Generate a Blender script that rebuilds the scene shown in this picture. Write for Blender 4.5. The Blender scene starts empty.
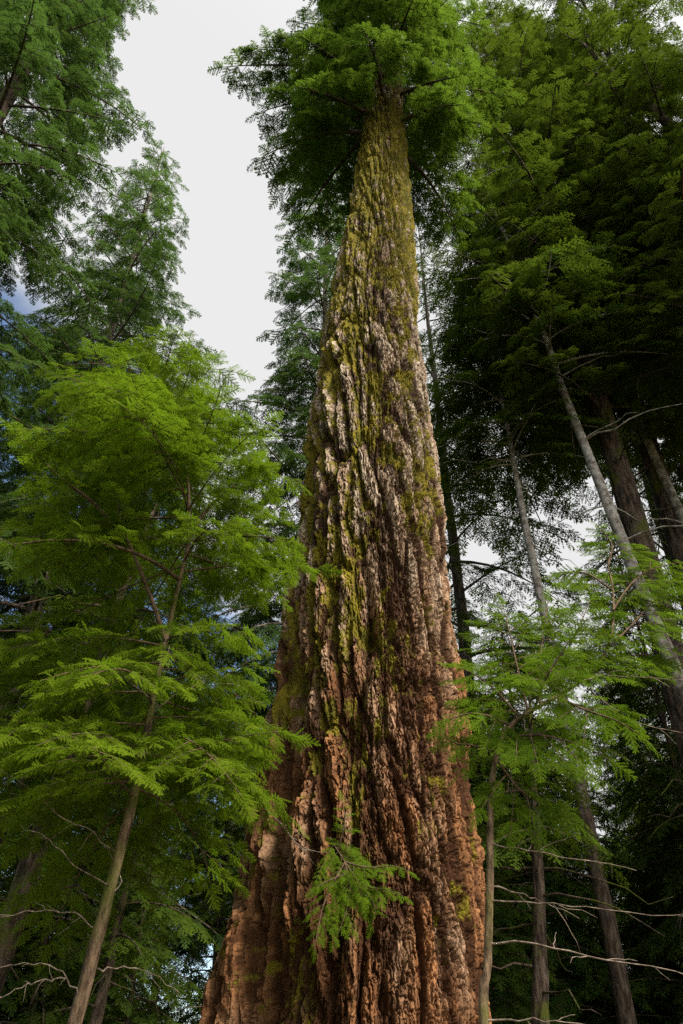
import bpy, math, time
import numpy as np
from mathutils import Vector

R = math.radians
sc = bpy.context.scene
COL = sc.collection
rng = np.random.default_rng(7)

# ------------------------------------------------------------------ camera
PITCH = R(37.0); F = 768.0; CAM = np.array([0.0, 0.0, 1.6])
cp, sp = math.cos(PITCH), math.sin(PITCH)
FW = np.array([0, cp, sp]); UP = np.array([0, -sp, cp]); RT = np.array([1.0, 0, 0])

def at(px, py, Y):
    """The point seen at photo position px, py that stands Y metres ahead."""
    d = FW + (px - 341.5) / F * RT + (512 - py) / F * UP
    return CAM + d * (Y / d[1])

def depth(p):
    return float(np.dot(np.asarray(p) - CAM, FW))

cam_d = bpy.data.cameras.new('camera')
cam = bpy.data.objects.new('camera', cam_d); COL.objects.link(cam)
cam.location = CAM; cam.rotation_euler = (math.pi / 2 + PITCH, 0, 0)
cam_d.sensor_fit = 'VERTICAL'; cam_d.sensor_height = 24.0; cam_d.sensor_width = 16.0
cam_d.lens = 24.0 * F / 1024.0
cam_d.clip_start = 0.05; cam_d.clip_end = 1000
sc.camera = cam

# ------------------------------------------------------------------ noise (numpy)
_T = np.random.default_rng(99).random(65536)

def vnoise(x, y, z, seed=0):
    ix, iy, iz = np.floor(x).astype(np.int64), np.floor(y).astype(np.int64), np.floor(z).astype(np.int64)
    fx, fy, fz = x - ix, y - iy, z - iz
    fx = fx * fx * (3 - 2 * fx); fy = fy * fy * (3 - 2 * fy); fz = fz * fz * (3 - 2 * fz)
    def h(a, b, c):
        return _T[((a * 73856093) ^ (b * 19349663) ^ (c * 83492791) ^ (seed * 2654435)) & 65535]
    r = 0
    for dx in (0, 1):
        for dy in (0, 1):
            for dz in (0, 1):
                r = r + h(ix + dx, iy + dy, iz + dz) * (fx if dx else 1 - fx) * (fy if dy else 1 - fy) * (fz if dz else 1 - fz)
    return r * 2 - 1

def fbm(x, y, z, seed=0, octs=4):
    a, s, t = 1.0, 0.0, 0
    for o in range(octs):
        s = s + a * vnoise(x * 2 ** o, y * 2 ** o, z * 2 ** o, seed + o * 17); t += a; a *= 0.5
    return s / t

def voronoi(U, V, nu, seed=0):
    """Cells periodic in U; returns F1, F2 and a random value of the nearest cell."""
    iu, iv = np.floor(U).astype(np.int64), np.floor(V).astype(np.int64)
    f1 = np.full(U.shape, 9.0); f2 = np.full(U.shape, 9.0); cid = np.zeros(U.shape)
    for du in (-1, 0, 1):
        for dv in (-1, 0, 1):
            a, b = iu + du, iv + dv
            k = (((a % nu) * 73856093) ^ (b * 19349663) ^ (seed * 7919)) & 65535
            d = np.hypot(a + _T[k] * 0.95 - U, b + _T[(k * 31 + 7) & 65535] * 0.95 - V)
            near = d < f1
            f2 = np.where(near, f1, np.minimum(f2, d))
            cid = np.where(near, _T[(k * 13 + 101) & 65535], cid)
            f1 = np.where(near, d, f1)
    return f1, f2, cid

def sstep(a, b, x):
    t = np.clip((x - a) / (b - a), 0, 1)
    return t * t * (3 - 2 * t)

# ------------------------------------------------------------------ materials
def new_mat(name):
    m = bpy.data.materials.new(name); m.use_nodes = True
    nt = m.node_tree; nt.nodes.clear()
    out = nt.nodes.new('ShaderNodeOutputMaterial')
    return m, nt, out

def N(nt, t, **kw):
    n = nt.nodes.new(t)
    for k, v in kw.items():
        setattr(n, k, v)
    return n

def mixc(nt, fac, a, b, blend='MIX'):
    n = N(nt, 'ShaderNodeMix', data_type='RGBA', blend_type=blend)
    for sock, v in ((n.inputs[0], fac), (n.inputs[6], a), (n.inputs[7], b)):
        if isinstance(v, (int, float)): sock.default_value = v
        elif isinstance(v, tuple): sock.default_value = (*v, 1)
        else: nt.links.new(v, sock)
    return n.outputs[2]

def ramp(nt, src, lo, hi):
    n = N(nt, 'ShaderNodeMapRange', interpolation_type='SMOOTHSTEP')
    n.inputs['From Min'].default_value = lo; n.inputs['From Max'].default_value = hi
    nt.links.new(src, n.inputs['Value'])
    return n.outputs[0]

def noise_tex(nt, scale, detail=4, vec=None, rough=0.6, mapscale=None):
    n = N(nt, 'ShaderNodeTexNoise'); n.inputs['Scale'].default_value = scale
    n.inputs['Detail'].default_value = detail; n.inputs['Roughness'].default_value = rough
    tc = N(nt, 'ShaderNodeTexCoord')
    v = tc.outputs['Object']
    if mapscale:
        mp = N(nt, 'ShaderNodeMapping'); mp.inputs['Scale'].default_value = mapscale
        nt.links.new(v, mp.inputs[0]); v = mp.outputs[0]
    nt.links.new(v, n.inputs['Vector'])
    return n.outputs['Fac']

def attr(nt, name):
    return N(nt, 'ShaderNodeAttribute', attribute_name=name).outputs['Fac']

def leaf_mat(name, old, young, trans=0.4, tcol=(0.16, 0.24, 0.02), rough=0.65):
    """Old and young needle colours vary spray by spray (attribute tint) and clump by clump."""
    m, nt, out = new_mat(name)
    t = attr(nt, 'tint')
    nz = noise_tex(nt, 0.9, 3)
    add = N(nt, 'ShaderNodeMath', operation='MULTIPLY_ADD'); nt.links.new(nz, add.inputs[0])
    add.inputs[1].default_value = 0.9; nt.links.new(t, add.inputs[2])
    f = ramp(nt, add.outputs[0], 0.25, 1.3)
    c = mixc(nt, f, old, young)
    oi = N(nt, 'ShaderNodeObjectInfo')
    hs = N(nt, 'ShaderNodeHueSaturation'); nt.links.new(c, hs.inputs['Color'])
    mr = N(nt, 'ShaderNodeMapRange'); mr.inputs['To Min'].default_value = 0.48; mr.inputs['To Max'].default_value = 0.515
    nt.links.new(oi.outputs['Random'], mr.inputs['Value']); nt.links.new(mr.outputs[0], hs.inputs['Hue'])
    c = hs.outputs[0]
    b = N(nt, 'ShaderNodeBsdfDiffuse'); nt.links.new(c, b.inputs['Color'])
    tr = N(nt, 'ShaderNodeBsdfTranslucent')
    nt.links.new(mixc(nt, f, tuple(x * 0.6 for x in tcol), tcol), tr.inputs['Color'])
    ms = N(nt, 'ShaderNodeMixShader'); ms.inputs[0].default_value = trans
    nt.links.new(b.outputs[0], ms.inputs[1]); nt.links.new(tr.outputs[0], ms.inputs[2])
    nt.links.new(ms.outputs[0], out.inputs['Surface'])
    return m

def bark_mat(name, dark, light, low=None, mapscale=(6, 6, 1.5), scale=2.0, moss=0.0, mosscol=(0.09, 0.10, 0.015), bump=0.03):
    m, nt, out = new_mat(name)
    n1 = noise_tex(nt, scale, 6, mapscale=mapscale, rough=0.65)
    c = mixc(nt, ramp(nt, n1, 0.35, 0.65), dark, light)
    if moss:
        n2 = noise_tex(nt, 1.1, 5)
        c = mixc(nt, ramp(nt, n2, 0.72 - moss * 0.5, 0.85 - moss * 0.5), c, mosscol)
    if low:      # lichen and pale bark some metres up; below, shade is put into the colour
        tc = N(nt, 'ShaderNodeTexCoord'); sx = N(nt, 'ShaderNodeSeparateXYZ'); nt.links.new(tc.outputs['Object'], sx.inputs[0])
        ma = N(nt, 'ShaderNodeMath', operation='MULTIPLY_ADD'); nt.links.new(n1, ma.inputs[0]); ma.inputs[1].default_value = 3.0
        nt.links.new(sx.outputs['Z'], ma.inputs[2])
        low_shade = mixc(nt, ramp(nt, noise_tex(nt, 2.5, 6, mapscale=(7, 7, 1.8)), 0.4, 0.62), low, tuple(x * 3.2 for x in low))
        c = mixc(nt, ramp(nt, ma.outputs[0], 8.0, 9.5), low_shade, c)
    b = N(nt, 'ShaderNodeBsdfPrincipled'); nt.links.new(c, b.inputs['Base Color'])
    b.inputs['Roughness'].default_value = 0.9; b.inputs['Specular IOR Level'].default_value = 0.15
    bp = N(nt, 'ShaderNodeBump'); bp.inputs['Distance'].default_value = bump; bp.inputs['Strength'].default_value = 1.0
    nt.links.new(n1, bp.inputs['Height']); nt.links.new(bp.outputs[0], b.inputs['Normal'])
    nt.links.new(b.outputs[0], out.inputs['Surface'])
    return m

def fir_bark():
    m, nt, out = new_mat('fir_bark')
    ridge, moss, warm, plate = attr(nt, 'ridge'), attr(nt, 'moss'), attr(nt, 'warm'), attr(nt, 'plate')
    fine = noise_tex(nt, 9, 8, rough=0.7, mapscale=(1, 1, 0.45))
    fleck = noise_tex(nt, 38, 4, rough=0.7, mapscale=(1, 1, 0.6))
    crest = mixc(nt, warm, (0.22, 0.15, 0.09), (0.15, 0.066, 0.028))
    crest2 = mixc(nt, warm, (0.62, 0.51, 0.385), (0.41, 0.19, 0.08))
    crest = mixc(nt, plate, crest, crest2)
    inner_shade = mixc(nt, warm, (0.062, 0.036, 0.020), (0.075, 0.032, 0.014))
    add = N(nt, 'ShaderNodeMath', operation='MULTIPLY_ADD'); nt.links.new(fine, add.inputs[0])
    add.inputs[1].default_value = 0.9; nt.links.new(ridge, add.inputs[2])
    c = mixc(nt, ramp(nt, add.outputs[0], 0.55, 1.25), inner_shade, crest)  # inner bark and worn crests, with furrow shade and crest light painted in
    c = mixc(nt, ramp(nt, fleck, 0.56, 0.72), c, (0.10, 0.05, 0.03))
    add2 = N(nt, 'ShaderNodeMath', operation='MULTIPLY_ADD'); nt.links.new(fleck, add2.inputs[0])
    add2.inputs[1].default_value = 0.8; nt.links.new(moss, add2.inputs[2])
    mc = mixc(nt, ramp(nt, fine, 0.35, 0.65), (0.085, 0.078, 0.010), (0.24, 0.19, 0.018))
    c = mixc(nt, ramp(nt, add2.outputs[0], 0.72, 1.0), c, mc)
    b = N(nt, 'ShaderNodeBsdfPrincipled'); nt.links.new(c, b.inputs['Base Color'])
    b.inputs['Roughness'].default_value = 0.92; b.inputs['Specular IOR Level'].default_value = 0.12
    sm = N(nt, 'ShaderNodeMath', operation='MULTIPLY_ADD'); nt.links.new(fleck, sm.inputs[0])
    sm.inputs[1].default_value = 0.35; nt.links.new(fine, sm.inputs[2])
    bp = N(nt, 'ShaderNodeBump'); bp.inputs['Distance'].default_value = 0.05; bp.inputs['Strength'].default_value = 0.9
    nt.links.new(sm.outputs[0], bp.inputs['Height']); nt.links.new(bp.outputs[0], b.inputs['Normal'])
    nt.links.new(b.outputs[0], out.inputs['Surface'])
    return m

M = {
    'fir_bark': fir_bark(),
    'bright': leaf_mat('young_hemlock_needles', (0.045, 0.085, 0.006), (0.098, 0.168, 0.011), 0.42, (0.185, 0.31, 0.013)),
    'fir': leaf_mat('fir_needles', (0.035, 0.075, 0.012), (0.062, 0.108, 0.013), 0.40, (0.16, 0.27, 0.022)),
    'hemlock': leaf_mat('hemlock_needles', (0.022, 0.048, 0.017), (0.052, 0.095, 0.021), 0.36, (0.12, 0.22, 0.035)),
    'dark': leaf_mat('old_hemlock_needles', (0.028, 0.052, 0.012), (0.065, 0.10, 0.012), 0.36, (0.13, 0.20, 0.015)),
    'deep': leaf_mat('shade_painted_needles', (0.018, 0.036, 0.010), (0.040, 0.068, 0.010), 0.32, (0.09, 0.15, 0.012)),  # darker hemlock needles; the shade of the low woods is put into the colour
    'shrub': leaf_mat('shrub_leaves', (0.06, 0.11, 0.01), (0.13, 0.20, 0.015), 0.45, (0.22, 0.34, 0.02)),
    'bark_brown': bark_mat('brown_bark', (0.045, 0.028, 0.017), (0.25, 0.165, 0.10), mapscale=(9, 9, 2.6), scale=3.0, moss=0.45, bump=0.02),
    'bark_grey': bark_mat('grey_bark', (0.06, 0.045, 0.035), (0.28, 0.23, 0.18), mapscale=(7, 7, 1.6), scale=2.0, moss=0.4, bump=0.05),
    'bark_dark': bark_mat('dark_bark', (0.025, 0.018, 0.013), (0.14, 0.10, 0.07), mapscale=(7, 7, 1.6), scale=2.0, moss=0.42, bump=0.06),
    'bark_pale': bark_mat('pale_lichen_bark', (0.16, 0.13, 0.10), (0.50, 0.46, 0.40), low=(0.035, 0.025, 0.017), mapscale=(3, 3, 3), scale=2.2, moss=0.2, bump=0.012),  # low colour holds the shade painted on the lower trunk
    'twig': bark_mat('twig_bark', (0.055, 0.035, 0.022), (0.15, 0.10, 0.06), mapscale=(20, 20, 6), bump=0.003),
    'twig_pale': bark_mat('weathered_twig_bark', (0.09, 0.065, 0.048), (0.29, 0.225, 0.17), mapscale=(20, 20, 6), bump=0.003),
}

# ------------------------------------------------------------------ mesh helpers
class Geo:
    """Collects triangles and quads with a per-vertex tint; build() links ONE mesh object."""
    def __init__(s):
        s.v, s.tri, s.quad, s.t, s.n = [], [], [], [], 0
    def add(s, v, tri=None, quad=None, tint=0.5):
        v = np.asarray(v, dtype=np.float64)
        s.v.append(v)
        s.t.append(np.broadcast_to(np.asarray(tint, dtype=np.float64), (len(v),)))
        if tri is not None and len(tri): s.tri.append(np.asarray(tri) + s.n)
        if quad is not None and len(quad): s.quad.append(np.asarray(quad) + s.n)
        s.n += len(v)
    def mesh(s, name, mat, smooth=False, wood=None, woodmat=None):
        nt0 = sum(len(a) for a in s.tri); nq0 = sum(len(a) for a in s.quad)
        if wood is not None and wood.n:
            s.add(np.concatenate(wood.v), tri=np.concatenate(wood.tri), quad=np.concatenate(wood.quad))
        v = np.concatenate(s.v)
        tri = np.concatenate(s.tri) if s.tri else np.zeros((0, 3), int)
        quad = np.concatenate(s.quad) if s.quad else np.zeros((0, 4), int)
        me = bpy.data.meshes.new(name)
        me.vertices.add(len(v)); me.vertices.foreach_set('co', v.astype(np.float32).ravel())
        nl = tri.size + quad.size
        me.loops.add(nl)
        me.loops.foreach_set('vertex_index', np.concatenate([tri.ravel(), quad.ravel()]).astype(np.int32))
        me.polygons.add(len(tri) + len(quad))
        ls = np.concatenate([np.arange(len(tri)) * 3, tri.size + np.arange(len(quad)) * 4]).astype(np.int32)
        me.polygons.foreach_set('loop_start', ls)
        me.polygons.foreach_set('use_smooth', np.full(len(ls), smooth))
        a = me.attributes.new('tint', 'FLOAT', 'POINT')
        a.data.foreach_set('value', np.concatenate(s.t).astype(np.float32))
        me.materials.append(mat)
        if wood is not None:
            me.materials.append(woodmat)
            mi = np.zeros(len(ls), np.int32); mi[nt0:len(tri)] = 1; mi[len(tri) + nq0:] = 1
            me.polygons.foreach_set('material_index', mi)
        me.update(calc_edges=True)
        return me
    def build(s, name, mat, parent=None, smooth=False, wood=None, woodmat=None):
        o = bpy.data.objects.new(name, s.mesh(name, mat, smooth, wood, woodmat)); COL.objects.link(o)
        if parent: o.parent = parent
        return o

def smooth_path(pts, n):
    """Catmull-Rom through the points."""
    P = np.asarray(pts, float)
    if len(P) < 3:
        t = np.linspace(0, 1, n)[:, None]
        return P[0] * (1 - t) + P[-1] * t
    Q = np.vstack([2 * P[0] - P[1], P, 2 * P[-1] - P[-2]])
    out = []
    for x in np.linspace(0, len(P) - 1 - 1e-6, n):
        i = int(x); t = x - i
        a, b, c, d = Q[i], Q[i + 1], Q[i + 2], Q[i + 3]
        out.append(0.5 * (2 * b + (c - a) * t + (2 * a - 5 * b + 4 * c - d) * t * t + (3 * b - a - 3 * c + d) * t ** 3))
    return np.array(out)

def tube(geo, P, rad, sides=8, wob=0.0):
    P = np.asarray(P, float); n = len(P)
    rad = np.broadcast_to(np.asarray(rad, float), (n,))
    T = np.gradient(P, axis=0); T /= np.linalg.norm(T, axis=1)[:, None] + 1e-12
    ref = np.array([0.31, 0.95, 0.05]) if abs(T[0][2]) > 0.6 else np.array([0.05, 0.02, 1.0])
    X = np.cross(ref, T); X /= np.linalg.norm(X, axis=1)[:, None] + 1e-12
    Y = np.cross(T, X)
    a = np.linspace(0, 2 * np.pi, sides, endpoint=False)
    rr = rad[:, None] * np.ones(sides)
    if wob:
        ph = np.arange(n)[:, None]
        rr = rr * (1 + wob * (_T[((ph * 977) ^ (np.arange(sides)[None] * 7919)) & 65535] - 0.5))
    V = P[:, None] + rr[..., None] * (np.cos(a)[None, :, None] * X[:, None] + np.sin(a)[None, :, None] * Y[:, None])
    V = V.reshape(-1, 3)
    i, j = np.meshgrid(np.arange(n - 1), np.arange(sides), indexing='ij')
    j2 = (j + 1) % sides
    q = np.stack([i * sides + j, i * sides + j2, (i + 1) * sides + j2, (i + 1) * sides + j], -1).reshape(-1, 4)
    V = np.vstack([V, P[-1] + T[-1] * rad[-1] * 0.8]); k = len(V) - 1; b = (n - 1) * sides
    tri = [[b + s_, b + (s_ + 1) % sides, k] for s_ in range(sides)]
    geo.add(V, tri=tri, quad=q)

# ---- needle spray templates: unit length along +x, flat in xy
def spray_template(seed, nb, dens, nlen, wid, side=0.42, jag=0.35):
    g = np.random.default_rng(seed)
    tris = []
    def needles(p0, d, L, sc_):
        n = max(2, int(L / dens))
        d = d / np.linalg.norm(d)
        nrm = np.array([0, 0, 1.0]); s_ = np.cross(nrm, d)
        for k in range(n):
            b = p0 + d * L * (k + 0.5) / n
            f = 1 - 0.45 * (k / n)
            for sg in (-1, 1):
                l = nlen * sc_ * f * g.uniform(0.75, 1.2)
                dirn = d * g.uniform(0.35, 0.75) + s_ * sg + nrm * g.normal(0, jag)
                dirn /= np.linalg.norm(dirn)
                w = wid * g.uniform(0.8, 1.2)
                tris.append([b - d * w, b + d * w, b + dirn * l])
        e = p0 + d * L
        tris.append([e - s_ * wid, e + s_ * wid, e + d * nlen])
    for i in range(nb):
        x = (i + 0.35 + g.uniform(0, 0.3)) / nb
        l = (side * (1 - x) ** 0.75 + 0.05) * g.uniform(0.7, 1.15)
        if x < 0.12: l *= 0.7
        ang = R(g.uniform(42, 62)) * (1 if i % 2 else -1)
        d = np.array([math.cos(ang), math.sin(ang), g.normal(-0.12, 0.12)])
        needles(np.array([x, 0, 0.0]), d, l, 1.0)
    needles(np.array([0.05, 0, 0.0]), np.array([1.0, 0, 0]), 0.95, 0.9)
    t = np.array(tris)
    t[..., 2] -= 0.16 * t[..., 0] ** 2 + 0.10 * np.abs(t[..., 1])
    return t.reshape(-1, 3)

LOD = {
    0: [spray_template(10 + k, 13, 0.042, 0.085, 0.022, jag=0.28) for k in range(6)],
    1: [spray_template(30 + k, 11, 0.060, 0.105, 0.037, jag=0.28) for k in range(6)],
    2: [spray_template(50 + k, 10, 0.085, 0.105, 0.038) for k in range(6)],
}

def fork(b, P, g):
    """Small crooked side twigs on a dead branch."""
    L = np.linalg.norm(P[-1] - P[0])
    for k in g.choice(np.arange(3, len(P) - 1), size=int(g.integers(2, 6)), replace=False):
        d = P[k + 1] - P[k]; d /= np.linalg.norm(d)
        d = d + g.normal(0, 0.75, 3); d /= np.linalg.norm(d)
        l = L * g.uniform(0.08, 0.28); q = [P[k]]
        for i_ in range(5):
            q.append(q[-1] + d * l / 5 + g.normal(0, l * 0.035, 3)); d = d + np.array([0, 0, -0.08])
        tube(b, q, np.linspace(0.0022, 0.0009, 6), 4)

class Sprays:
    """Positions, directions and lengths of needle sprays; emitted as triangles in one go."""
    def __init__(s): s.o, s.d, s.l, s.n, s.t = [], [], [], [], []
    def put(s, o, d, l, n=(0, 0, 1), t=0.5):
        s.o.append(o); s.d.append(d); s.l.append(l); s.n.append(n); s.t.append(t)
    def emit(s, geo, lod, g, tilt=0.22):
        o, d, l, n, t = map(lambda a: np.array(a, float), (s.o, s.d, s.l, s.n, s.t))
        d /= np.linalg.norm(d, axis=1)[:, None] + 1e-9
        n = n + g.normal(0, tilt, n.shape)
        y = np.cross(n, d); y /= np.linalg.norm(y, axis=1)[:, None] + 1e-9
        z = np.cross(d, y)
        pick = g.integers(0, len(LOD[lod]), len(o))
        for k, tpl in enumerate(LOD[lod]):
            w = np.nonzero(pick == k)[0]
            if not len(w): continue
            m = len(tpl)
            V = o[w][:, None] + l[w][:, None, None] * (tpl[None, :, 0:1] * d[w][:, None] + tpl[None, :, 1:2] * y[w][:, None] + tpl[None, :, 2:3] * z[w][:, None])
            tt = np.repeat(t[w], m).reshape(len(w), m) + 0.25 * tpl[None, :, 0] - 0.1
            geo.add(V.reshape(-1, 3), tri=np.arange(len(w) * m).reshape(-1, 3), tint=tt.ravel())

def dress(P, sprays, twigs, g, smax, step, start=0.15, spread=0.5, tint=0.5, minlen=0.5, tr=0.004, droop=0.25, nrm=(0, 0, 1)):
    """Lateral sprays (or twigs that carry sprays) on both sides of a branch path P, flat like a hemlock bough."""
    seg = np.linalg.norm(np.diff(P, axis=0), axis=1); cum = np.concatenate([[0], np.cumsum(seg)]); L = cum[-1]
    def pt(s):
        s = min(max(s, 0), L - 1e-6); i = min(np.searchsorted(cum, s, 'right') - 1, len(P) - 2)
        f = (s - cum[i]) / (seg[i] + 1e-9)
        d = P[i + 1] - P[i]
        return P[i] * (1 - f) + P[i + 1] * f, d / (np.linalg.norm(d) + 1e-9)
    s = L * start; sg = 1
    up = np.array(nrm, float)
    while s < L * 0.985:
        p, d = pt(s)
        x = s / L
        l = min(L * spread, smax * 2.6) * (1 - x) ** 0.8 * g.uniform(0.7, 1.15) + smax * minlen
        side = np.cross(up, d); side /= np.linalg.norm(side) + 1e-9
        a = R(g.uniform(40, 68))
        dd = d * math.cos(a) + side * sg * math.sin(a) + up * g.normal(-0.05 - droop * 0.35, 0.13)
        tt = tint + g.normal(0, 0.18)
        if l <= smax * 1.15:
            sprays.put(p, dd, l, up, tt)
        else:
            m = max(3, int(l / (smax * 0.30)))
            q = [p + dd * l * k / m - np.array([0, 0, droop * l * (k / m) ** 2]) for k in range(m + 1)]
            if twigs is not None: tube(twigs, q, np.linspace(tr, tr * 0.35, m + 1), 4)
            s2 = np.cross(up, dd); s2 /= np.linalg.norm(s2) + 1e-9
            for k in range(1, m):
                for b in (-1, 1):
                    a2 = R(g.uniform(35, 60))
                    d2 = dd * math.cos(a2) + s2 * b * math.sin(a2) + np.array([0, 0, g.normal(-droop * 0.6, 0.12)])
                    sprays.put(q[k], d2, smax * g.uniform(0.6, 0.95) * (1 - 0.4 * k / m), up, tt + g.normal(0, 0.08))
            sprays.put(q[m - 1], dd + np.array([0, 0, -droop]), smax * 0.8, up, tt + 0.1)
        s += step * g.uniform(0.7, 1.3); sg = -sg
    p, d = pt(L * 0.97)
    sprays.put(p, d + np.array([0, 0, -0.1]), smax * 0.9, up, tint + 0.15)

# ------------------------------------------------------------------ tagging
def empty(name, loc, label, cat, group=None, rz=0.0):
    o = bpy.data.objects.new(name, None); COL.objects.link(o)
    o.location = loc; o.rotation_euler = (0, 0, rz); o.empty_display_size = 0.3
    tag(o, label, cat, group)
    return o

def tag(o, label=None, cat=None, group=None, kind=None):
    for k, v in (('label', label), ('category', cat), ('group', group), ('kind', kind)):
        if v: o[k] = v
    return o

def part(name, src, parent):
    o = bpy.data.objects.new(name, src); COL.objects.link(o); o.parent = parent
    return o

# ------------------------------------------------------------------ the giant fir
D = 7.0
rows = np.array([  # photo height, main body left, right edge
    [-120, 379, 401], [0, 376, 401], [60, 374, 402], [110, 366, 403], [150, 358, 407], [200, 351, 412], [250, 340, 415], [300, 329, 418], [342, 321, 421],
    [420, 310, 432], [500, 301, 443], [600, 291, 451], [684, 286, 459], [800, 274, 473], [900, 262, 481], [1024, 248, 486], [1100, 238, 490]])
pys = np.linspace(1090, -110, 1250)
L_, R_ = np.interp(pys, rows[:, 0], rows[:, 1]), np.interp(pys, rows[:, 0], rows[:, 2])
ax = np.array([at(a, b, D) for a, b in zip((L_ + R_) / 2, pys)])
dep = (ax - CAM) @ FW
rad = (R_ - L_) / 2 / F * dep
zs = ax[:, 2]
low_z = np.linspace(-0.3, zs[0] - 0.03, 40)
top_z = np.linspace(zs[-1] + 0.15, 36.0, 90)
z_all = np.concatenate([low_z, zs, top_z])
sl = (ax[-200, 0] - ax[200, 0]) / (zs[-200] - zs[200])
x_low = ax[0, 0] + 0.0 * low_z; r_low = rad[0] + (zs[0] - low_z) * 0.13
x_top = ax[-1, 0] + 0.2 * sl * (top_z - zs[-1]); r_top = np.interp(top_z, [zs[-1], 36], [rad[-1], 0.03])
cx = np.concatenate([x_low, ax[:, 0], x_top]); rr = np.concatenate([r_low, rad, r_top])
k = np.ones(61) / 61
pad = lambda a: np.convolve(np.pad(a, 30, mode='edge'), k, mode='valid')
cx, rr = pad(cx), pad(rr)
# buttress: how far the left flare reaches past the main body, by photo height
b_py = np.array([1100, 1024, 900, 800, 684, 600, 540, 480, 0]); b_ex = np.array([52, 48, 36, 26, 15, 9, 4, 0, 0])
py_of_z = np.interp(z_all, zs, pys)
ex = np.interp(py_of_z, b_py[::-1], b_ex[::-1]) / F * np.interp(z_all, zs, dep)
ex = np.where(z_all < zs[0], ex + (zs[0] - z_all) * 0.12, ex)

th_front = np.linspace(R(-112), R(112), 640, endpoint=False)     # angle from the side that faces the camera
th_back = np.linspace(R(112), R(248), 110, endpoint=False)
th = np.concatenate([th_front, th_back])
vv = np.concatenate([[0], np.cumsum(np.diff(z_all) / ((rr[1:] + rr[:-1]) / 2 + 0.12))])
TH, VV = np.meshgrid(th, vv)
RR = rr[:, None] * np.ones_like(TH)
ZZ = z_all[:, None] * np.ones_like(TH)
PY = py_of_z[:, None] * np.ones_like(TH)
cxn, cyn = np.sin(TH), -np.cos(TH)
NR = 30
warp = 0.42 * fbm(cxn * 1.6, cyn * 1.6, VV * 0.55, 3, 3) + 0.10 * fbm(cxn * 7, cyn * 7, VV * 1.8, 5, 3)
Uu = (TH + 0.62 * warp + 0.11 * VV) / (2 * np.pi) * NR
Vr = VV / 1.25 + 0.5 * fbm(cxn * 3, cyn * 3, VV * 1.2, 9, 2)
f1, f2, c1 = voronoi(Uu, Vr, NR, 5)
gap = f2 - f1
jag1 = fbm(cxn * 18, cyn * 18, VV * 9, 21, 4)
gap = gap + 0.17 * jag1
ridge = 0.45 * sstep(0.03, 0.22, gap) + 0.55 * sstep(0.12, 0.75, gap)
crestm = sstep(0.16, 0.46, gap + 0.12 * fbm(cxn * 26, cyn * 26, VV * 9, 23, 3))
NP = 84
wu = 0.55 * fbm(cxn * 24, cyn * 24, VV * 11, 31, 3)
Up = (TH + 0.40 * warp + 0.11 * VV) / (2 * np.pi) * NP + wu
g1, g2, c2 = voronoi(Up, VV / 0.45 + 0.8 * fbm(cxn * 14, cyn * 14, VV * 9, 33, 3), NP, 2)
plate = sstep(0.0, 0.16, g2 - g1 + 0.05 * jag1)
NF = 230
h1, h2, c3 = voronoi(TH / (2 * np.pi) * NF + 1.6 * fbm(cxn * 22, cyn * 22, VV * 12, 41, 3), VV / 0.17 + 0.8 * fbm(cxn * 22, cyn * 22, VV * 12, 43, 3), NF, 3)
flake = sstep(0.0, 0.30, h2 - h1)
rough = fbm(cxn * 36, cyn * 36, VV * 13, 51, 4)
rid2 = 1 - np.abs(fbm(cxn * 11, cyn * 11, VV * 1.0, 53, 4)) * 2.4
lowness = sstep(330, 1000, PY)
amp = RR * (0.112 + 0.02 * lowness)
lobe = np.exp(-((TH + R(97)) / R(30)) ** 2)
fl = 1 - np.clip(1.25 * lobe, 0, 0.93) * sstep(560, 720, PY)
disp = amp * (ridge - 1) * np.sqrt(fl) + fl * RR * (0.046 * (0.3 + 0.7 * ridge) * (plate - 1) + 0.044 * ridge * (c2 - 0.5) + 0.020 * (flake - 1) + 0.024 * (c3 - 0.5)) + RR * 0.022 * rough + RR * 0.036 * (rid2 - 0.4)
disp += RR * 0.06 * (c1 - 0.6) * fl
# the deep crevice and hollow on the face of the trunk
crev_py = np.array([555, 600, 640, 680, 700, 725, 760]); crev_px = np.array([356, 360, 368, 368, 364, 360, 352])
px_line = np.interp(PY, crev_py, crev_px)
cpx = np.interp(z_all, zs, (L_ + R_) / 2)[:, None]; hpx = np.interp(z_all, zs, (R_ - L_) / 2)[:, None]
PX = cpx + hpx * np.sin(TH)
front = np.cos(TH) > 0.2
cw = np.interp(PY, [540, 600, 690, 720, 770], [2.0, 3.2, 6.5, 6.0, 2.0])
cd = np.interp(PY, [540, 580, 690, 730, 780], [0.0, 0.07, 0.17, 0.13, 0.0])
disp -= np.where(front, cd * np.exp(-((PX - px_line) / cw) ** 2), 0)
# buttress lobe at the left with a furrow before it
fur = np.exp(-((TH + R(62)) / R(9)) ** 2)
exg = ex[:, None]
flare2 = np.exp(-((TH - R(70)) / R(16)) ** 2) + np.exp(-((TH - R(8)) / R(14)) ** 2) - np.exp(-((TH - R(40)) / R(9)) ** 2) - 0.8 * np.exp(-((TH + R(22)) / R(9)) ** 2)
wr = np.abs(fbm(RR * TH * 3.2 + 0.4 * VV, VV * 0.5, VV * 0 + 3, 91, 4)) * 2.2
disp += lobe * exg * (1.05 - 0.6 * np.exp(-(wr / 0.25) ** 2))
disp += 0 - fur * np.minimum(exg * 1.3, 0.30) + flare2 * 0.055 * sstep(560, 1000, PY) * RR
upper = 1 - sstep(60, 140, PY)
RAD = RR + disp * (1 - 0.4 * upper)
X = cx[:, None] + RAD * cxn; Y = D + RAD * cyn
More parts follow.
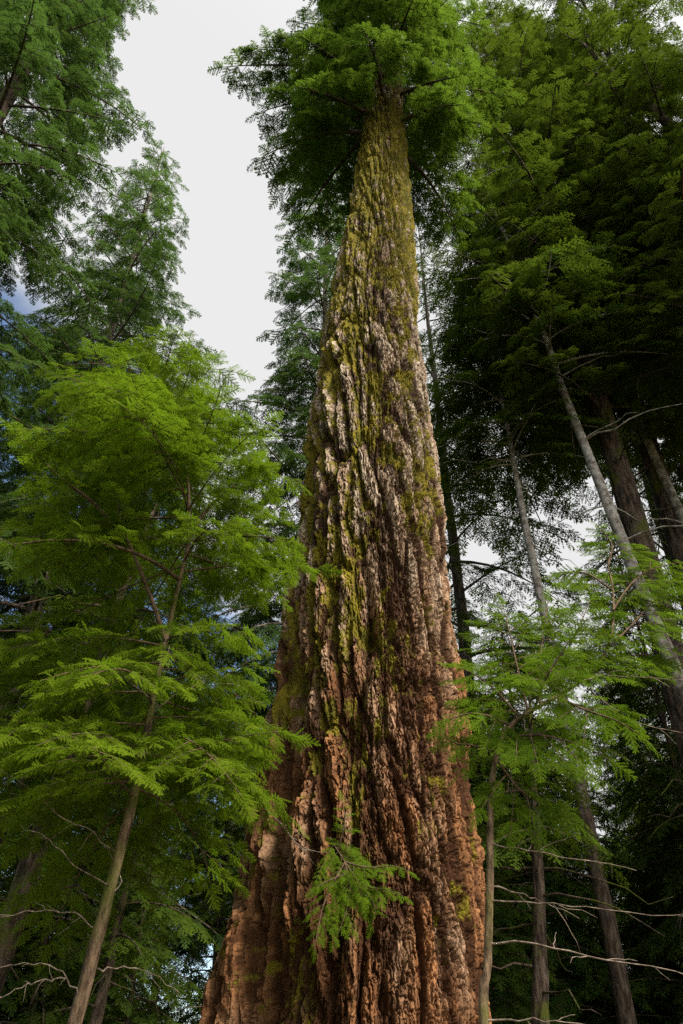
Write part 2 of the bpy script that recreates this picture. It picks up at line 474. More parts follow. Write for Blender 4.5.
# the buttress carries furrows of its own, laid out in metres because its face is stretched
lw = np.clip(lobe * 1.5, 0, 1) * sstep(0.10, 0.30, exg) * np.ones_like(TH)
e1 = fbm(X * 6.5 + 0.7 * fbm(X * 2.5, Y * 2.5, ZZ * 0.8, 95, 3), Y * 6.5, ZZ * 0.38, 93, 4)
lr = sstep(0.01, 0.26, np.abs(e1) * 1.7)
lc = sstep(0.12, 0.36, np.abs(e1) * 1.7 + 0.14 * fbm(X * 24, Y * 24, ZZ * 7, 97, 3))
e3 = fbm(X * 34, Y * 34, ZZ * 6, 99, 4)
e4 = sstep(-0.12, 0.12, fbm(X * 15, Y * 15, ZZ * 4.5, 94, 3))
ld = lw * (0.12 * (lr - 1) + 0.022 * e3 + 0.030 * (e4 - 0.5))
X += ld * cxn; Y += ld * cyn
crestm = crestm * (1 - lw) + lc * lw; ridge = ridge * (1 - lw) + lr * lw
flake = flake * (1 - lw) + sstep(-0.28, 0.05, e3) * (0.6 + 0.4 * e4) * lw
# moss: heavy below the crown, patches lower down, more on the left
mn = 0.6 * fbm(cxn * 4, cyn * 4, VV * 2.2, 61, 4) + 0.75 * fbm(cxn * 15, cyn * 15, VV * 8, 63, 4)
mbias = np.interp(PY, [-50, 95, 135, 270, 360, 520, 650, 800, 1000], [-0.1, 0.1, 0.55, 0.49, 0.30, 0.20, 0.12, -0.02, -0.14])
mleft = 0.16 * np.sin(-TH) + 0.05
moss = np.clip(0.22 + mbias + mn * 0.95 + mleft * sstep(240, 420, PY) - 0.22 * crestm * sstep(180, 330, PY), 0, 1)
RADm = 0.012 * RR * sstep(0.3, 0.8, moss) * (0.6 + fbm(cxn * 60, cyn * 60, VV * 50, 71, 2))
X += RADm * cxn; Y += RADm * cyn
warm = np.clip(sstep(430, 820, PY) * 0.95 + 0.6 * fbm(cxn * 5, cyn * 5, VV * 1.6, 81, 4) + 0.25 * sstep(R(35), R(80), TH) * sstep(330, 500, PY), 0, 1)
nz_, nt_ = TH.shape
i, j = np.meshgrid(np.arange(nz_ - 1), np.arange(nt_), indexing='ij'); j2 = (j + 1) % nt_
quads = np.stack([i * nt_ + j, i * nt_ + j2, (i + 1) * nt_ + j2, (i + 1) * nt_ + j], -1).reshape(-1, 4)
g_ = Geo(); g_.add(np.stack([X, Y, ZZ], -1).reshape(-1, 3), quad=quads)
fir = empty('douglas_fir', (float(cx[0]), D, 0), 'giant old fir with massive furrowed mossy trunk rising up the middle', 'tree')
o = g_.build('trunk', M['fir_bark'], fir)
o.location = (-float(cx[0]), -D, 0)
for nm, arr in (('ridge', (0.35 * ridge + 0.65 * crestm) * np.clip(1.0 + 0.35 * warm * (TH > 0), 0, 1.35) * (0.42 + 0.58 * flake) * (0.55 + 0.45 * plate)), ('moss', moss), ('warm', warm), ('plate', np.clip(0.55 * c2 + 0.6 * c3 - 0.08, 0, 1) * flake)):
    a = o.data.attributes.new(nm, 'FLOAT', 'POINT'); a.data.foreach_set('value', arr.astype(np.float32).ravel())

def shift(o, p):          # mesh data is in world space: put the child back under its thing
    o.location = (-p[0], -p[1], -p[2]); return o

def fir_axis(z): return np.array([np.interp(z, z_all, cx), D, z])

g = np.random.default_rng(21)
fs = Sprays(); bark_b = M['bark_dark']
FP = np.array(fir.location)
z_cr = float(np.interp(-140, -pys, zs))
crown = Geo(); tw = Geo()
z = z_cr; az = 0.6; nb = 0
while z < 31 and nb < 98:
    t = (z - z_cr) / (36 - z_cr)
    Lb = (3.1 * (1 - t) ** 0.7 + 0.3) * g.uniform(0.75, 1.12) * (0.72 if t < 0.08 else 0.9)
    if math.cos(az) > 0.3: Lb *= 0.68
    if math.sin(az) < -0.2 and t < 0.3: Lb *= 0.72
    a0 = fir_axis(z); r0 = float(np.interp(z, z_all, rr))
    dirv = np.array([math.cos(az), math.sin(az), 0])
    sidev = np.array([-dirv[1], dirv[0], 0])
    rise = g.uniform(-0.2, 0.2) + 0.45 * t; dr = g.uniform(0.25, 0.6) if t < 0.25 else g.uniform(0.2, 0.4)
    bend = g.normal(0, 0.12)
    ts = np.linspace(0, 1, 9)
    P = np.array([a0 + dirv * (r0 * 0.7 + Lb * q) + sidev * bend * Lb * q * q + np.array([0, 0, Lb * (rise * q - dr * q * q)]) for q in ts])
    b = Geo(); tube(b, P, np.linspace(0.036 * (1 - t) + 0.010, 0.005, 9), 7, 0.15)
    shift(b.build('branch', bark_b, fir, True), FP)
    dress(P, fs, tw, g, 0.37, 0.108, start=0.12, spread=0.5, droop=0.38, tr=0.006)
    nb += 1
    z += 0.14 if t < 0.22 else 0.55
    az += R(137.5) + g.normal(0, 0.2)
fs.emit(crown, 1, g)
shift(crown.build('crown', M['fir'], fir, wood=tw, woodmat=M['twig']), FP)
# green shoot that grows from the bark low on the face
sh = Geo(); st = Geo(); ss = Sprays()
for pts in ([(330, 838, 6.05), (345, 862, 5.85), (362, 885, 5.75), (388, 890, 5.7), (405, 897, 5.68)],
            [(345, 862, 5.85), (350, 890, 5.75), (345, 915, 5.72), (335, 940, 5.70)],
            [(352, 872, 5.82), (330, 880, 5.75), (315, 888, 5.72)],
            [(362, 885, 5.75), (375, 908, 5.72), (372, 925, 5.70)],
            [(345, 862, 5.85), (368, 868, 5.75), (392, 866, 5.7), (410, 872, 5.68)],
            [(338, 850, 5.95), (345, 820, 5.9), (342, 800, 5.9)],
            [(345, 862, 5.85), (325, 900, 5.74), (318, 930, 5.70), (314, 950, 5.68)]):
    P = smooth_path([at(*p) for p in pts], 8)
    tube(st, P, np.linspace(0.007, 0.002, 8), 5)
    dress(P, ss, st, g, 0.10, 0.042, start=0.05, spread=0.3, droop=0.3, tint=0.65, tr=0.002, nrm=(0, -0.5, 0.8))
ss.emit(sh, 0, g)
so = shift(sh.build('shoot', M['bright'], fir), FP)
t_ = st.build('stem', M['twig'], so, True)

# ------------------------------------------------------------------ young hemlock at the left
def young_tree(name, label, stems, Ybase):
    p0 = stems[0][0]
    base = np.array([p0[0], p0[1], 0.0])
    o = empty(name, base, label, 'tree')
    return o, base

g = np.random.default_rng(5)
S = [at(64, 1060, 4.62), at(85, 985, 4.62), at(107, 900, 4.62), at(134, 795, 4.66), at(150, 715, 4.72), at(164, 648, 4.80), at(180, 580, 4.85), at(191, 535, 4.9)]
gr = S[0] + (S[0] - S[1]) * (S[0][2] / (S[1][2] - S[0][2])) ; gr[2] = -0.1; gr[0] = S[0][0] - 0.25
LH = empty('young_hemlock', (gr[0], gr[1], 0), 'bright green young hemlock on slender brown forked trunk beside the giant fir', 'tree')
LP = np.array(LH.location)
P = smooth_path([gr] + S, 40)
tk = Geo(); tube(tk, P, np.interp(np.linspace(0, 1, 40), [0, 0.45, 0.7, 1], [0.043, 0.031, 0.019, 0.011]), 12, 0.12)
shift(tk.build('trunk', M['bark_brown'], LH, True), LP)
forks = [
    [(191, 535, 4.9), (205, 512, 4.95), (222, 495, 4.95), (240, 480, 5.0), (258, 455, 5.05)],
    [(188, 548, 4.9), (189, 505, 4.9), (186, 465, 4.9), (176, 432, 4.9), (160, 395, 4.9), (150, 365, 4.9)],
    [(166, 642, 4.8), (152, 600, 4.75), (132, 550, 4.7), (118, 512, 4.65), (116, 465, 4.6), (127, 425, 4.6), (140, 400, 4.6)],
    [(118, 528, 4.67), (90, 500, 4.6), (65, 482, 4.5), (42, 460, 4.4), (15, 430, 4.3)],
    [(180, 580, 4.85), (150, 560, 4.6), (110, 545, 4.4), (60, 540, 4.2), (10, 545, 4.1)],
]
leaf = Sprays(); twg = Geo()
tops = []
for f in forks:
    P = smooth_path([at(*p) for p in f], 16)
    b = Geo(); tube(b, P, np.linspace(0.017, 0.005, 16), 7, 0.1)
    shift(b.build('branch', M['twig'], LH, True), LP)
    tops.append(P)
    dress(P[5:], leaf, twg, g, 0.23, 0.075, start=0.1, spread=0.45, tint=0.55, tr=0.0035)
spine = np.array(S + [at(176, 432, 4.9), at(148, 350, 4.9)])
zsp = spine[:, 2]
nbr = 0
def bough(z, az, L, rise, dr, tint, smax=0.21, step=0.082, base=None):
    a0 = base if base is not None else np.array([np.interp(z, zsp, spine[:, 0]), np.interp(z, zsp, spine[:, 1]), z])
    d = np.array([math.cos(az), math.sin(az), 0]); s_ = np.array([-d[1], d[0], 0])
    bend = g.normal(0, 0.14)
    P = np.array([a0 + d * L * q + s_ * bend * L * q * q + np.array([0, 0, L * (rise * q - dr * q * q)]) for q in np.linspace(0, 1, 9)])
    b = Geo(); tube(b, P, np.linspace(0.007, 0.002, 9), 6)
    shift(b.build('branch', M['twig'], LH, True), LP)
    dress(P, leaf, twg, g, smax, step, start=0.18, spread=0.42, tint=tint, tr=0.003, droop=0.22)
az = 0.4
for z in np.linspace(4.7, 6.85, 37):
    t = max(0.0, (z - 4.75) / 2.15)
    L = (1.55 - 0.75 * t ** 2) * g.uniform(0.75, 1.1)
    if math.cos(az) > 0.3: L *= 0.78
    bough(z, az, L, g.uniform(-0.1, 0.55) * (1 - 0.6 * max(t, 0)), g.uniform(0.1, 0.5), g.uniform(0.3, 0.7))
    az += R(137.5) + g.normal(0, 0.25)
for z in np.linspace(2.95, 4.1, 26):
    L = 1.25 * g.uniform(0.75, 1.15) * (0.78 if math.cos(az) > 0.2 else 1)
    bough(z, az, L, g.uniform(-0.15, 0.4), g.uniform(0.15, 0.5), g.uniform(0.25, 0.65))
    az += R(137.5) + g.normal(0, 0.25)
cr = Geo(); leaf.emit(cr, 0, g, 0.42)
shift(cr.build('crown', M['bright'], LH, wood=twg, woodmat=M['twig']), LP)
for pts in ([(118, 855, 4.63), (92, 832, 4.5), (60, 815, 4.4), (30, 790, 4.3), (-10, 762, 4.2)],
            [(96, 928, 4.62), (72, 915, 4.5), (40, 910, 4.35), (-10, 916, 4.2)],
            [(80, 1000, 4.62), (66, 978, 4.5), (35, 962, 4.4), (-10, 972, 4.3)],
            [(66, 978, 4.5), (30, 984, 4.3), (-10, 1003, 4.2)],
            [(106, 905, 4.62), (120, 880, 4.7), (112, 860, 4.75), (100, 835, 4.8)],
            [(112, 888, 4.62), (80, 868, 4.4), (50, 840, 4.3), (20, 825, 4.2)],
            [(96, 968, 4.62), (125, 968, 4.7), (150, 974, 4.8), (180, 992, 4.9)],
            [(215, 778, 4.6), (250, 795, 4.9), (285, 828, 5.3), (312, 864, 5.6)],
            [(285, 828, 5.3), (302, 848, 5.4), (326, 852, 5.45)],
            [(150, 715, 4.72), (185, 690, 4.7), (230, 683, 4.7), (262, 705, 4.7)]):
    P = smooth_path([at(*p) for p in pts], 14)
    P += g.normal(0, 0.006, P.shape)
    b = Geo(); tube(b, P, np.linspace(0.0052, 0.0016, 14) * g.uniform(0.75, 1.15), 5, 0.3)
    fork(b, P, g)
    shift(b.build('bare_branch', M['twig_pale'], LH, True), LP)

# ------------------------------------------------------------------ slender sapling at the right
g = np.random.default_rng(8)
S = [at(486, 1060, 3.6), at(488, 960, 3.6), at(490, 870, 3.6), at(491, 795, 3.62), at(497, 752, 3.65), at(512, 724, 3.68), at(545, 703, 3.7), at(580, 682, 3.75), at(602, 660, 3.8), at(613, 625, 3.9), at(613, 590, 3.95), at(608, 565, 4.0)]
RS = empty('hemlock_sapling', (S[0][0], S[0][1], 0), 'slender grey sapling with bent bare stem and bright green tufts', 'tree')
RP = np.array(RS.location)
P = smooth_path([np.array([S[0][0] - 0.03, S[0][1], -0.1])] + S, 50)
tk = Geo(); tube(tk, P, np.interp(np.linspace(0, 1, 50), [0, 0.3, 0.5, 1], [0.020, 0.0155, 0.011, 0.004]), 10, 0.15)
shift(tk.build('trunk', M['bark_brown'], RS, True), RP)
leaf = Sprays(); twg = Geo()
for pts, ti in (([(528, 712, 3.7), (518, 670, 3.7), (510, 635, 3.75), (503, 605, 3.8)], 0.6),
            ([(540, 706, 3.7), (540, 660, 3.75), (545, 625, 3.8), (548, 600, 3.85)], 0.5),
            ([(556, 698, 3.7), (566, 655, 3.8), (580, 625, 3.85), (590, 600, 3.9)], 0.5),
            ([(520, 718, 3.68), (495, 690, 3.7), (475, 675, 3.7), (462, 668, 3.7)], 0.55),
            ([(512, 726, 3.68), (485, 715, 3.6), (465, 714, 3.6), (450, 720, 3.6)], 0.5),
            ([(498, 752, 3.65), (470, 745, 3.7), (458, 744, 3.7), (444, 738, 3.75)], 0.35),
            ([(590, 674, 3.8), (620, 660, 3.85), (645, 655, 3.9), (672, 662, 3.9)], 0.4),
            ([(606, 650, 3.85), (632, 625, 3.9), (650, 605, 3.95), (672, 590, 4.0)], 0.6),
            ([(613, 610, 3.9), (630, 585, 4.0), (650, 570, 4.1), (680, 562, 4.1)], 0.6),
            ([(612, 590, 3.95), (590, 575, 4.0), (572, 572, 4.1), (556, 578, 4.1)], 0.55),
            ([(608, 565, 4.0), (612, 545, 4.05), (600, 528, 4.1)], 0.55),
            ([(560, 698, 3.7), (585, 710, 3.5), (615, 720, 3.4), (640, 735, 3.4)], 0.35),
            ([(497, 760, 3.65), (520, 790, 3.6), (545, 805, 3.6), (575, 822, 3.6)], 0.3),
            ([(505, 738, 3.66), (540, 735, 3.5), (580, 745, 3.45), (610, 760, 3.4)], 0.3),
            ([(535, 708, 3.7), (545, 680, 3.5), (560, 655, 3.45), (570, 640, 3.4)], 0.5)):
    P = smooth_path([at(*p) for p in pts], 10)
    b = Geo(); tube(b, P, np.linspace(0.007, 0.002, 10), 5)
    shift(b.build('branch', M['twig'], RS, True), RP)
    dress(P, leaf, twg, g, 0.155, 0.032, start=0.10, spread=0.5, tint=ti, tr=0.0025, droop=0.15, nrm=(0, -0.75, 0.65))
cr = Geo(); leaf.emit(cr, 0, g, 0.42)
shift(cr.build('crown', M['bright'], RS, wood=twg, woodmat=M['twig']), RP)
for pts in ([(490, 844, 3.6), (530, 852, 3.55), (580, 860, 3.5), (640, 868, 3.45)],
            [(490, 886, 3.6), (520, 893, 3.65), (545, 903, 3.7), (580, 918, 3.75)],
            [(489, 900, 3.6), (530, 902, 3.5), (600, 909, 3.4), (700, 918, 3.3)],
            [(488, 945, 3.6), (530, 943, 3.5), (600, 958, 3.4), (700, 978, 3.3)],
            [(487, 1021, 3.6), (530, 1020, 3.5), (600, 1026, 3.4)],
            [(575, 684, 3.72), (600, 677, 3.7), (640, 678, 3.6), (700, 682, 3.5)],
            [(590, 690, 3.75), (612, 708, 3.75), (640, 724, 3.75), (700, 735, 3.75)],
            [(524, 712, 3.7), (526, 735, 3.65), (530, 755, 3.6), (538, 768, 3.6)],
            [(512, 724, 3.7), (518, 750, 3.75), (512, 775, 3.8), (508, 790, 3.8)]):
    P = smooth_path([at(*p) for p in pts], 14)
    P += g.normal(0, 0.004, P.shape)
    b = Geo(); tube(b, P, np.linspace(0.0047, 0.0015, 14) * g.uniform(0.75, 1.15), 5, 0.3)
    fork(b, P, g)
    shift(b.build('bare_branch', M['twig_pale'], RS, True), RP)

# ------------------------------------------------------------------ generic conifers
def conifer(seed, H, z0, Lmax, lod, smax, step, nbr, r0, droop=0.45, top=0.75, dead=0, lean=0.0, spread=0.5):
    """Trunk mesh (with its limbs) and crown mesh of one conifer that stands on the origin."""
    g = np.random.default_rng(seed)
    n = 26
    zz = np.linspace(-0.3, H, n)
    wob = np.cumsum(g.normal(0, 0.018, (n, 2)), axis=0); wob -= wob[0]
    ax_ = np.column_stack([wob[:, 0] + lean * zz, wob[:, 1], zz])
    tk = Geo(); rt = np.interp(zz, [-0.3, 0.6, H], [r0 * 1.35, r0, 0.015])
    tube(tk, ax_, rt, 12, 0.14)
    sp_, az = Sprays(), g.uniform(0, 6)
    for k in range(nbr):
        u = (k + g.uniform(0, 1)) / nbr
        z = z0 + (H - z0) * u ** 1.05 * 0.985
        t = (z - z0) / (H - z0)
        prof = min(1.0, 0.75 + t * 1.2) * (1 - t) ** top
        L = Lmax * prof * g.uniform(0.65, 1.15) + 0.25
        a0 = np.array([np.interp(z, zz, ax_[:, 0]), np.interp(z, zz, ax_[:, 1]), z])
        d = np.array([math.cos(az), math.sin(az), 0]); s_ = np.array([-d[1], d[0], 0])
        rise = g.uniform(-0.05, 0.3) + 0.3 * t; dr = droop * g.uniform(0.6, 1.3); bend = g.normal(0, 0.15)
        P = np.array([a0 + d * L * q + s_ * bend * L * q * q + np.array([0, 0, L * (rise * q - dr * q * q)]) for q in np.linspace(0, 1, 8)])
        tube(tk, P, np.linspace(0.012 + 0.010 * L, 0.006, 8), 5)
        dress(P, sp_, tk if lod < 2 else None, g, smax, step, start=0.2, spread=spread, tint=0.45, tr=0.008, droop=droop * 0.9)
        az += R(137.5) + g.normal(0, 0.3)
    for k in range(dead):
        z = g.uniform(2.0, z0 + 1.5); a = g.uniform(0, 6.28); L = g.uniform(0.8, 2.4)
        a0 = np.array([np.interp(z, zz, ax_[:, 0]), np.interp(z, zz, ax_[:, 1]), z]); d = np.array([math.cos(a), math.sin(a), 0])
        P = np.array([a0 + d * L * q + np.array([0, 0, L * (g.uniform(-0.1, 0.1) * q - 0.25 * q * q)]) + g.normal(0, 0.02, 3) * q for q in np.linspace(0, 1, 7)])
        tube(tk, P, np.linspace(0.022, 0.005, 7), 5)
    cr = Geo(); sp_.emit(cr, lod, g)
    return tk, cr

KINDS = {}
def kind(name, leafm, barkm, **kw):
    tk, cr = conifer(**kw)
    KINDS[name] = (tk.mesh('trunk', M[barkm], True), cr.mesh('crown', M[leafm]))
kind('edge', 'hemlock', 'bark_dark', seed=101, H=39, z0=4.5, Lmax=4.6, lod=1, smax=0.43, step=0.175, nbr=150, r0=0.33, dead=6)
kind('edge_b', 'hemlock', 'bark_grey', seed=102, H=28.5, z0=3.5, Lmax=5.6, lod=1, smax=0.42, step=0.215, nbr=120, r0=0.24, dead=8, top=0.85)
kind('slim', 'hemlock', 'bark_grey', seed=107, H=28, z0=6, Lmax=3.1, lod=1, smax=0.44, step=0.20, nbr=105, r0=0.18, dead=8)
kind('big', 'dark', 'bark_dark', seed=103, H=34, z0=12.5, Lmax=4.2, lod=1, smax=0.48, step=0.23, nbr=94, r0=0.30, dead=30)
kind('mid', 'deep', 'bark_grey', seed=104, H=26, z0=8.0, Lmax=3.5, lod=2, smax=0.70, step=0.24, nbr=95, r0=0.22, dead=26)
kind('sparse', 'dark', 'bark_grey', seed=110, H=25, z0=6.0, Lmax=3.3, lod=2, smax=0.62, step=0.30, nbr=62, r0=0.20, dead=30)
kind('lean', 'dark', 'bark_dark', seed=111, H=27, z0=13.0, Lmax=3.2, lod=1, smax=0.50, step=0.21, nbr=58, r0=0.42, dead=22)
kind('small', 'deep', 'bark_dark', seed=105, H=13, z0=1.0, Lmax=2.6, lod=2, smax=0.60, step=0.22, nbr=80, r0=0.12, dead=4)
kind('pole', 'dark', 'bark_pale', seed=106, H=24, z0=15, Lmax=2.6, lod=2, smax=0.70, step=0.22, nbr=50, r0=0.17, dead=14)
kind('snag', 'dark', 'bark_dark', seed=109, H=8.5, z0=5.5, Lmax=1.4, lod=2, smax=0.55, step=0.22, nbr=18, r0=0.18, dead=10)

def tree(name, k, x, y, label, group=None, s=1.0, rz=None, tilt=None, z=0.0):
    o = empty(name, (x, y, z), label, 'tree', group)
    o.scale = (s, s, s)
    o.rotation_euler = (0, 0, rng.uniform(0, 6.28) if rz is None else rz)
    if tilt:   # lean of the whole trunk towards world (tx, ty)
        q = Vector((0, 0, 1)).rotation_difference(Vector((tilt[0], tilt[1], 1)).normalized())
        o.rotation_mode = 'QUATERNION'
        from mathutils import Quaternion
        o.rotation_quaternion = q @ Quaternion((0, 0, 1), o.rotation_euler.z)
    part('trunk', KINDS[k][0], o); part('crown', KINDS[k][1], o)
    return o

def lean_tree(name, k, pa, pb, Y, label, s=1.0, rz=0.0, back=0.0, group=None):
    """A tree whose trunk passes through two photo points at ground distance Y."""
    A, B = at(*pa, Y), at(*pb, Y + back)
    d = (B - A) / (B[2] - A[2]); base = A - d * A[2]
    return tree(name, k, base[0], base[1], label, group, s=s, rz=rz, tilt=(d[0], d[1]))

tree('hemlock_tree', 'edge', -7.9, 8.6, 'tall blue-green hemlock at the top left corner against white sky', rz=0.5)
tree('hemlock_tree', 'edge_b', -6.35, 14.0, 'broad hemlock reaching into white sky above the bright young hemlock', rz=2.0)
tree('hemlock_tree', 'mid', -11.0, 13.0, 'tall hemlock behind the corner tree at the left edge', rz=3.3)
tree('hemlock_tree', 'mid', -9.0, 19.0, 'dark hemlock behind the top of the bright young hemlock', rz=1.0, s=1.05)
tree('hemlock_tree', 'mid', -6.2, 20.5, 'dark hemlock whose tip ends in the white sky gap just above the bright young hemlock', rz=5.0)
tree('hemlock_tree', 'slim', -0.5, 14.0, 'slim hemlock close behind the mossy giant trunk showing at its left', rz=4.0)
for k_, x, y, lab, s, tl in (
        ('big', 5.2, 11.0, 'dense dark hemlock directly right of the mossy giant trunk', 0.98, None),
        ('big', 8.0, 10.0, 'huge dark hemlock filling the upper right edge', 1.0, None),
        ('big', 6.6, 12.2, 'tall dark hemlock between the giant trunk and the upper right corner', 1.05, None),
        ('sparse', 8.2, 16.0, 'thin dark hemlock behind the pale leaning trunks', 1.0, None),
        ('sparse', 2.9, 16.5, 'thin dark hemlock with low boughs beside the right edge of giant trunk', 1.1, None),
        ('sparse', 11.0, 15.0, 'thin dark hemlock at the right edge behind the bright sapling', 1.0, None)):
    tree('hemlock_tree', k_, x, y, lab, s=s, tilt=tl)
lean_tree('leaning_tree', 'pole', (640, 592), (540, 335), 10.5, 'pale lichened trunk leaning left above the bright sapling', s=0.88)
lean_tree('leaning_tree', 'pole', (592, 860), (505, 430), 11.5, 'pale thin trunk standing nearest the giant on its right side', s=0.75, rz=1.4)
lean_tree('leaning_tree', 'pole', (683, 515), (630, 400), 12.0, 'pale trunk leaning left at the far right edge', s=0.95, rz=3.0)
lean_tree('leaning_tree', 'lean', (690, 140), (555, 15), 9.0, 'dark leaning hemlock crossing the top right corner', rz=1.0)

# far trees, in rows behind
def scatter(n, x0, x1, y0, y1, gap_, seed, ok=lambda x, y: True):
    g = np.random.default_rng(seed); pts = []
    for _ in range(6000):
        if len(pts) >= n: break
        y = g.uniform(y0, y1); x = g.uniform(x0, x1) * y
        if not ok(x, y): continue
        if all((x - a) ** 2 + (y - b) ** 2 > gap_ ** 2 for a, b in pts): pts.append((x, y))
    return pts
for x, y in scatter(17, -0.72, -0.02, 19, 42, 2.6, 301):
    tree('hemlock_tree', 'mid' if y > 33 else 'small', x, y, 'dark conifer in the far woods left of the giant trunk', 'conifers in the far woods at the left', s=rng.uniform(0.8, 1.0))
for x, y in scatter(34, 0.05, 0.78, 20, 44, 2.5, 302):
    tree('hemlock_tree', 'mid' if y > 36 else 'small', x, y, 'dark conifer in the far woods right of the giant trunk', 'conifers in the far woods at the right', s=rng.uniform(0.7, 0.95))
for x, y in scatter(12, -0.60, 0.62, 11, 17, 1.6, 303, lambda x, y: abs(x - 0.0) > 1.5):
    tree('understorey_hemlock', 'small', x, y, 'small dark hemlock growing in the shade under the tall trees', 'small hemlocks in the understorey', s=rng.uniform(0.45, 0.65))

for x, y, s_ in ((12.3, 4.0, 0.9), (14.0, 1.0, 1.0), (15.5, 4.5, 1.0), (16.5, 9.5, 1.0)):  # out of view, added to keep sun off the woods at the right
    tree('hemlock_tree', 'big', x, y, 'unseen tall hemlock added beyond the right edge to shade the woods', 'unseen hemlocks added beyond the right edge for shade', s=s_)

for x, y in scatter(9, 0.2, 0.62, 12.5, 20, 1.5, 311):
    tree('understorey_hemlock', 'small', x, y, 'small dark hemlock growing in the shade under the tall trees', 'small hemlocks in the understorey', s=rng.uniform(0.62, 0.85))
for x, y, s_ in ((-5.5, -8.5, 0.9), (-10.5, -4.5, 0.95), (0.5, -12.0, 0.9), (-4.0, -15.0, 1.0), (-13.5, 2.0, 0.95), (5.5, -17.0, 1.0)):  # out of view, added to block low sky light from behind the camera
    tree('hemlock_tree', 'mid', x, y, 'unseen tall hemlock added around the viewpoint to shade the low woods', 'unseen hemlocks added around the viewpoint for shade', s=s_)

# dark trunks low in the picture, at both sides of the giant
lean_tree('dark_trunk_tree', 'snag', (5, 935), (72, 735), 6.6, 'thick dark brown trunk leaning right in the lower left corner', s=0.8)
lean_tree('dark_trunk_tree', 'snag', (0, 850), (45, 725), 7.6, 'thin dark trunk just behind the thick leaning one at the left edge', s=0.6, rz=2.0)
lean_tree('dark_trunk_tree', 'snag', (112, 960), (148, 800), 6.8, 'dark trunk right behind the forked young hemlock', s=0.45, rz=3.0)
lean_tree('dark_trunk_tree', 'snag', (541, 1000), (536, 880), 9.5, 'dark trunk nearest the grey sapling stem low at the right', s=0.72, rz=4.0)
# sunlit shrubs far back between the trunks
g = np.random.default_rng(77)
sp_ = Sprays(); tk = Geo()
for k_ in range(16):
    a = g.uniform(0, 6.28); L = g.uniform(1.2, 2.6); d = np.array([math.cos(a), math.sin(a), 0])
    P = np.array([d * L * 0.55 * q + np.array([0, 0, 2.6 * q * g.uniform(0.9, 1.1) - 0.5 * q * q]) for q in np.linspace(0, 1, 8)])
    tube(tk, P, np.linspace(0.022, 0.006, 8), 5)
    dress(P, sp_, tk, g, 0.42, 0.16, start=0.2, spread=0.4, tint=0.5, tr=0.004, droop=0.3)
cr = Geo(); sp_.emit(cr, 2, g)
KINDS['shrub'] = (tk.mesh('stems', M['twig'], True), cr.mesh('foliage', M['shrub']))
for x, y in scatter(16, -0.62, 0.70, 15, 30, 1.6, 304, lambda x, y: abs(x) > 1.4):
    o = empty('shrub', (x, y, 0), 'light green shrub glowing between dark trunks low in the far woods', 'shrub', 'light green shrubs in the far woods', rz=rng.uniform(0, 6.28))
    o.scale = (1.3 * rng.uniform(0.8, 1.2),) * 3
    part('stems', KINDS['shrub'][0], o); part('foliage', KINDS['shrub'][1], o)

# ------------------------------------------------------------------ ground
gx, gy = np.meshgrid(np.linspace(-1, 1, 141), np.linspace(-1, 1, 141))
gx = np.sign(gx) * np.abs(gx) ** 2.2 * 160; gy = np.sign(gy) * np.abs(gy) ** 2.2 * 160
gz = 0.12 * fbm(gx * 0.35, gy * 0.35, gx * 0, 5, 3)
n_ = 141
i, j = np.meshgrid(np.arange(n_ - 1), np.arange(n_ - 1), indexing='ij')
q = np.stack([i * n_ + j, i * n_ + j + 1, (i + 1) * n_ + j + 1, (i + 1) * n_ + j], -1).reshape(-1, 4)
gg = Geo(); gg.add(np.stack([gx, gy, gz], -1).reshape(-1, 3), quad=q)
tag(gg.build('ground', bark_mat('forest_floor', (0.04, 0.028, 0.018), (0.11, 0.08, 0.045), mapscale=(1, 1, 1), scale=1.5, moss=0.5, bump=0.1), None, True), kind='structure')

# ------------------------------------------------------------------ sky and sun
SUN_EL, SUN_AZ = R(50), R(136)       # azimuth from +Y (the view) clockwise: behind the camera, to the right
w = bpy.data.worlds.new('World'); sc.world = w; w.use_nodes = True
nt = w.node_tree; nt.nodes.clear()
out = nt.nodes.new('ShaderNodeOutputWorld')
sky = N(nt, 'ShaderNodeTexSky', sky_type='NISHITA', sun_disc=False)
sky.sun_elevation = SUN_EL; sky.sun_rotation = SUN_AZ
bg1 = N(nt, 'ShaderNodeBackground'); bg1.inputs[1].default_value = 0.15; nt.links.new(sky.outputs[0], bg1.inputs[0])
bg2 = N(nt, 'ShaderNodeBackground'); bg2.inputs[0].default_value = (0.615, 0.615, 0.62, 1); bg2.inputs[1].default_value = 1.0
tc = N(nt, 'ShaderNodeTexCoord')
nz = N(nt, 'ShaderNodeTexNoise'); nz.inputs['Scale'].default_value = 2.6; nz.inputs['Detail'].default_value = 5
nt.links.new(tc.outputs['Generated'], nz.inputs['Vector'])
dp = N(nt, 'ShaderNodeVectorMath', operation='DOT_PRODUCT'); nt.links.new(tc.outputs['Generated'], dp.inputs[0])
dp.inputs[1].default_value = (math.sin(SUN_AZ) * 0.75, math.cos(SUN_AZ) * 0.9, 0.35)
br = N(nt, 'ShaderNodeMapRange', interpolation_type='SMOOTHSTEP'); nt.links.new(dp.outputs['Value'], br.inputs['Value'])
br.inputs['From Min'].default_value = 0.0; br.inputs['From Max'].default_value = 0.9; br.inputs['To Min'].default_value = 1.0; br.inputs['To Max'].default_value = 2.8  # clouds behind the camera brightened as unseen fill for the forest front
nt.links.new(br.outputs[0], bg2.inputs[1])
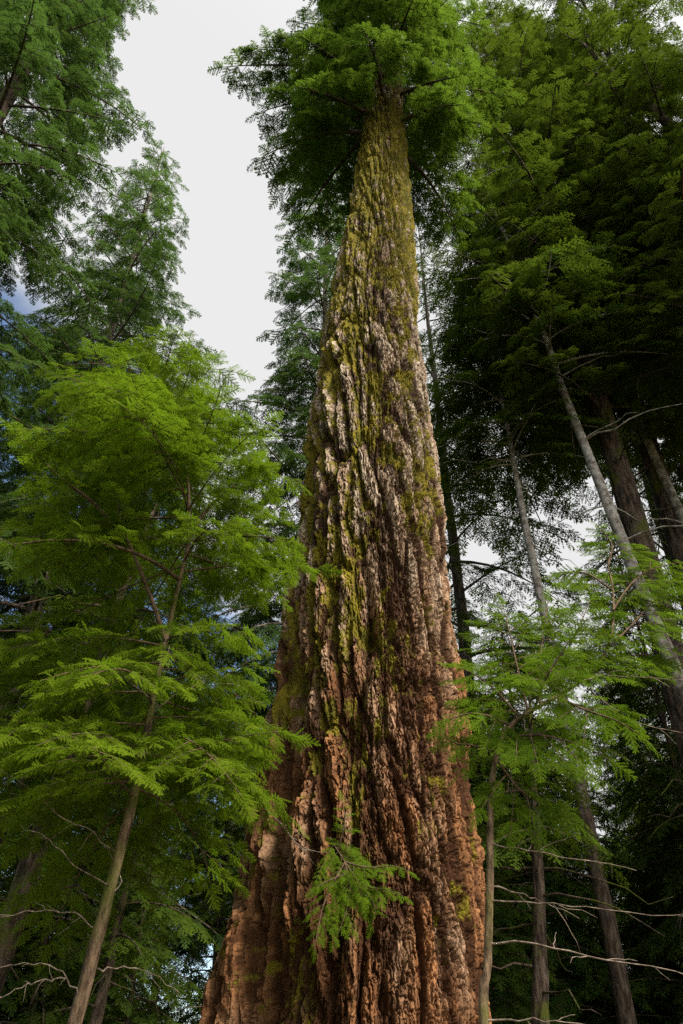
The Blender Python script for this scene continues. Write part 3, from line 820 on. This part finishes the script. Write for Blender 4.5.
sx = N(nt, 'ShaderNodeSeparateXYZ'); nt.links.new(tc.outputs['Generated'], sx.inputs[0])
m1 = N(nt, 'ShaderNodeMath', operation='MULTIPLY_ADD'); nt.links.new(sx.outputs['Z'], m1.inputs[0]); m1.inputs[1].default_value = 0.95
nt.links.new(nz.outputs['Fac'], m1.inputs[2])
m2 = N(nt, 'ShaderNodeMath', operation='MULTIPLY_ADD'); nt.links.new(sx.outputs['X'], m2.inputs[0]); m2.inputs[1].default_value = 1.2
nt.links.new(m1.outputs[0], m2.inputs[2])
m3 = N(nt, 'ShaderNodeMath', operation='MULTIPLY_ADD'); nt.links.new(dp.outputs['Value'], m3.inputs[0]); m3.inputs[1].default_value = 0.35
nt.links.new(m2.outputs[0], m3.inputs[2]); m2 = m3
cl = ramp(nt, m2.outputs[0], 0.60, 0.80)
mx = N(nt, 'ShaderNodeMixShader'); nt.links.new(cl, mx.inputs[0]); nt.links.new(bg1.outputs[0], mx.inputs[1]); nt.links.new(bg2.outputs[0], mx.inputs[2])
nt.links.new(mx.outputs[0], out.inputs['Surface'])
sd = bpy.data.lights.new('sun', 'SUN'); sd.energy = 5.0; sd.angle = R(7); sd.color = (1.0, 0.93, 0.82)
so = bpy.data.objects.new('sun', sd); COL.objects.link(so)
dv = Vector((math.sin(SUN_AZ) * math.cos(SUN_EL), math.cos(SUN_AZ) * math.cos(SUN_EL), math.sin(SUN_EL)))
so.rotation_euler = dv.to_track_quat('Z', 'Y').to_euler()

# ------------------------------------------------------------------ render
vs = sc.view_settings
sc.display_settings.display_device = 'sRGB'
vs.view_transform = 'Standard'; vs.look = 'None'; vs.exposure = 0.45; vs.gamma = 1.0
sc.render.engine = 'CYCLES'
c = sc.cycles
c.max_bounces = 5; c.diffuse_bounces = 3; c.glossy_bounces = 1; c.transmission_bounces = 2; c.transparent_max_bounces = 4
c.use_adaptive_sampling = True; c.adaptive_threshold = 0.015
c.use_denoising = False
try:
    c.denoiser = 'OPENIMAGEDENOISE'; c.denoising_prefilter = 'NONE'
except Exception: pass
c.sample_clamp_indirect = 4
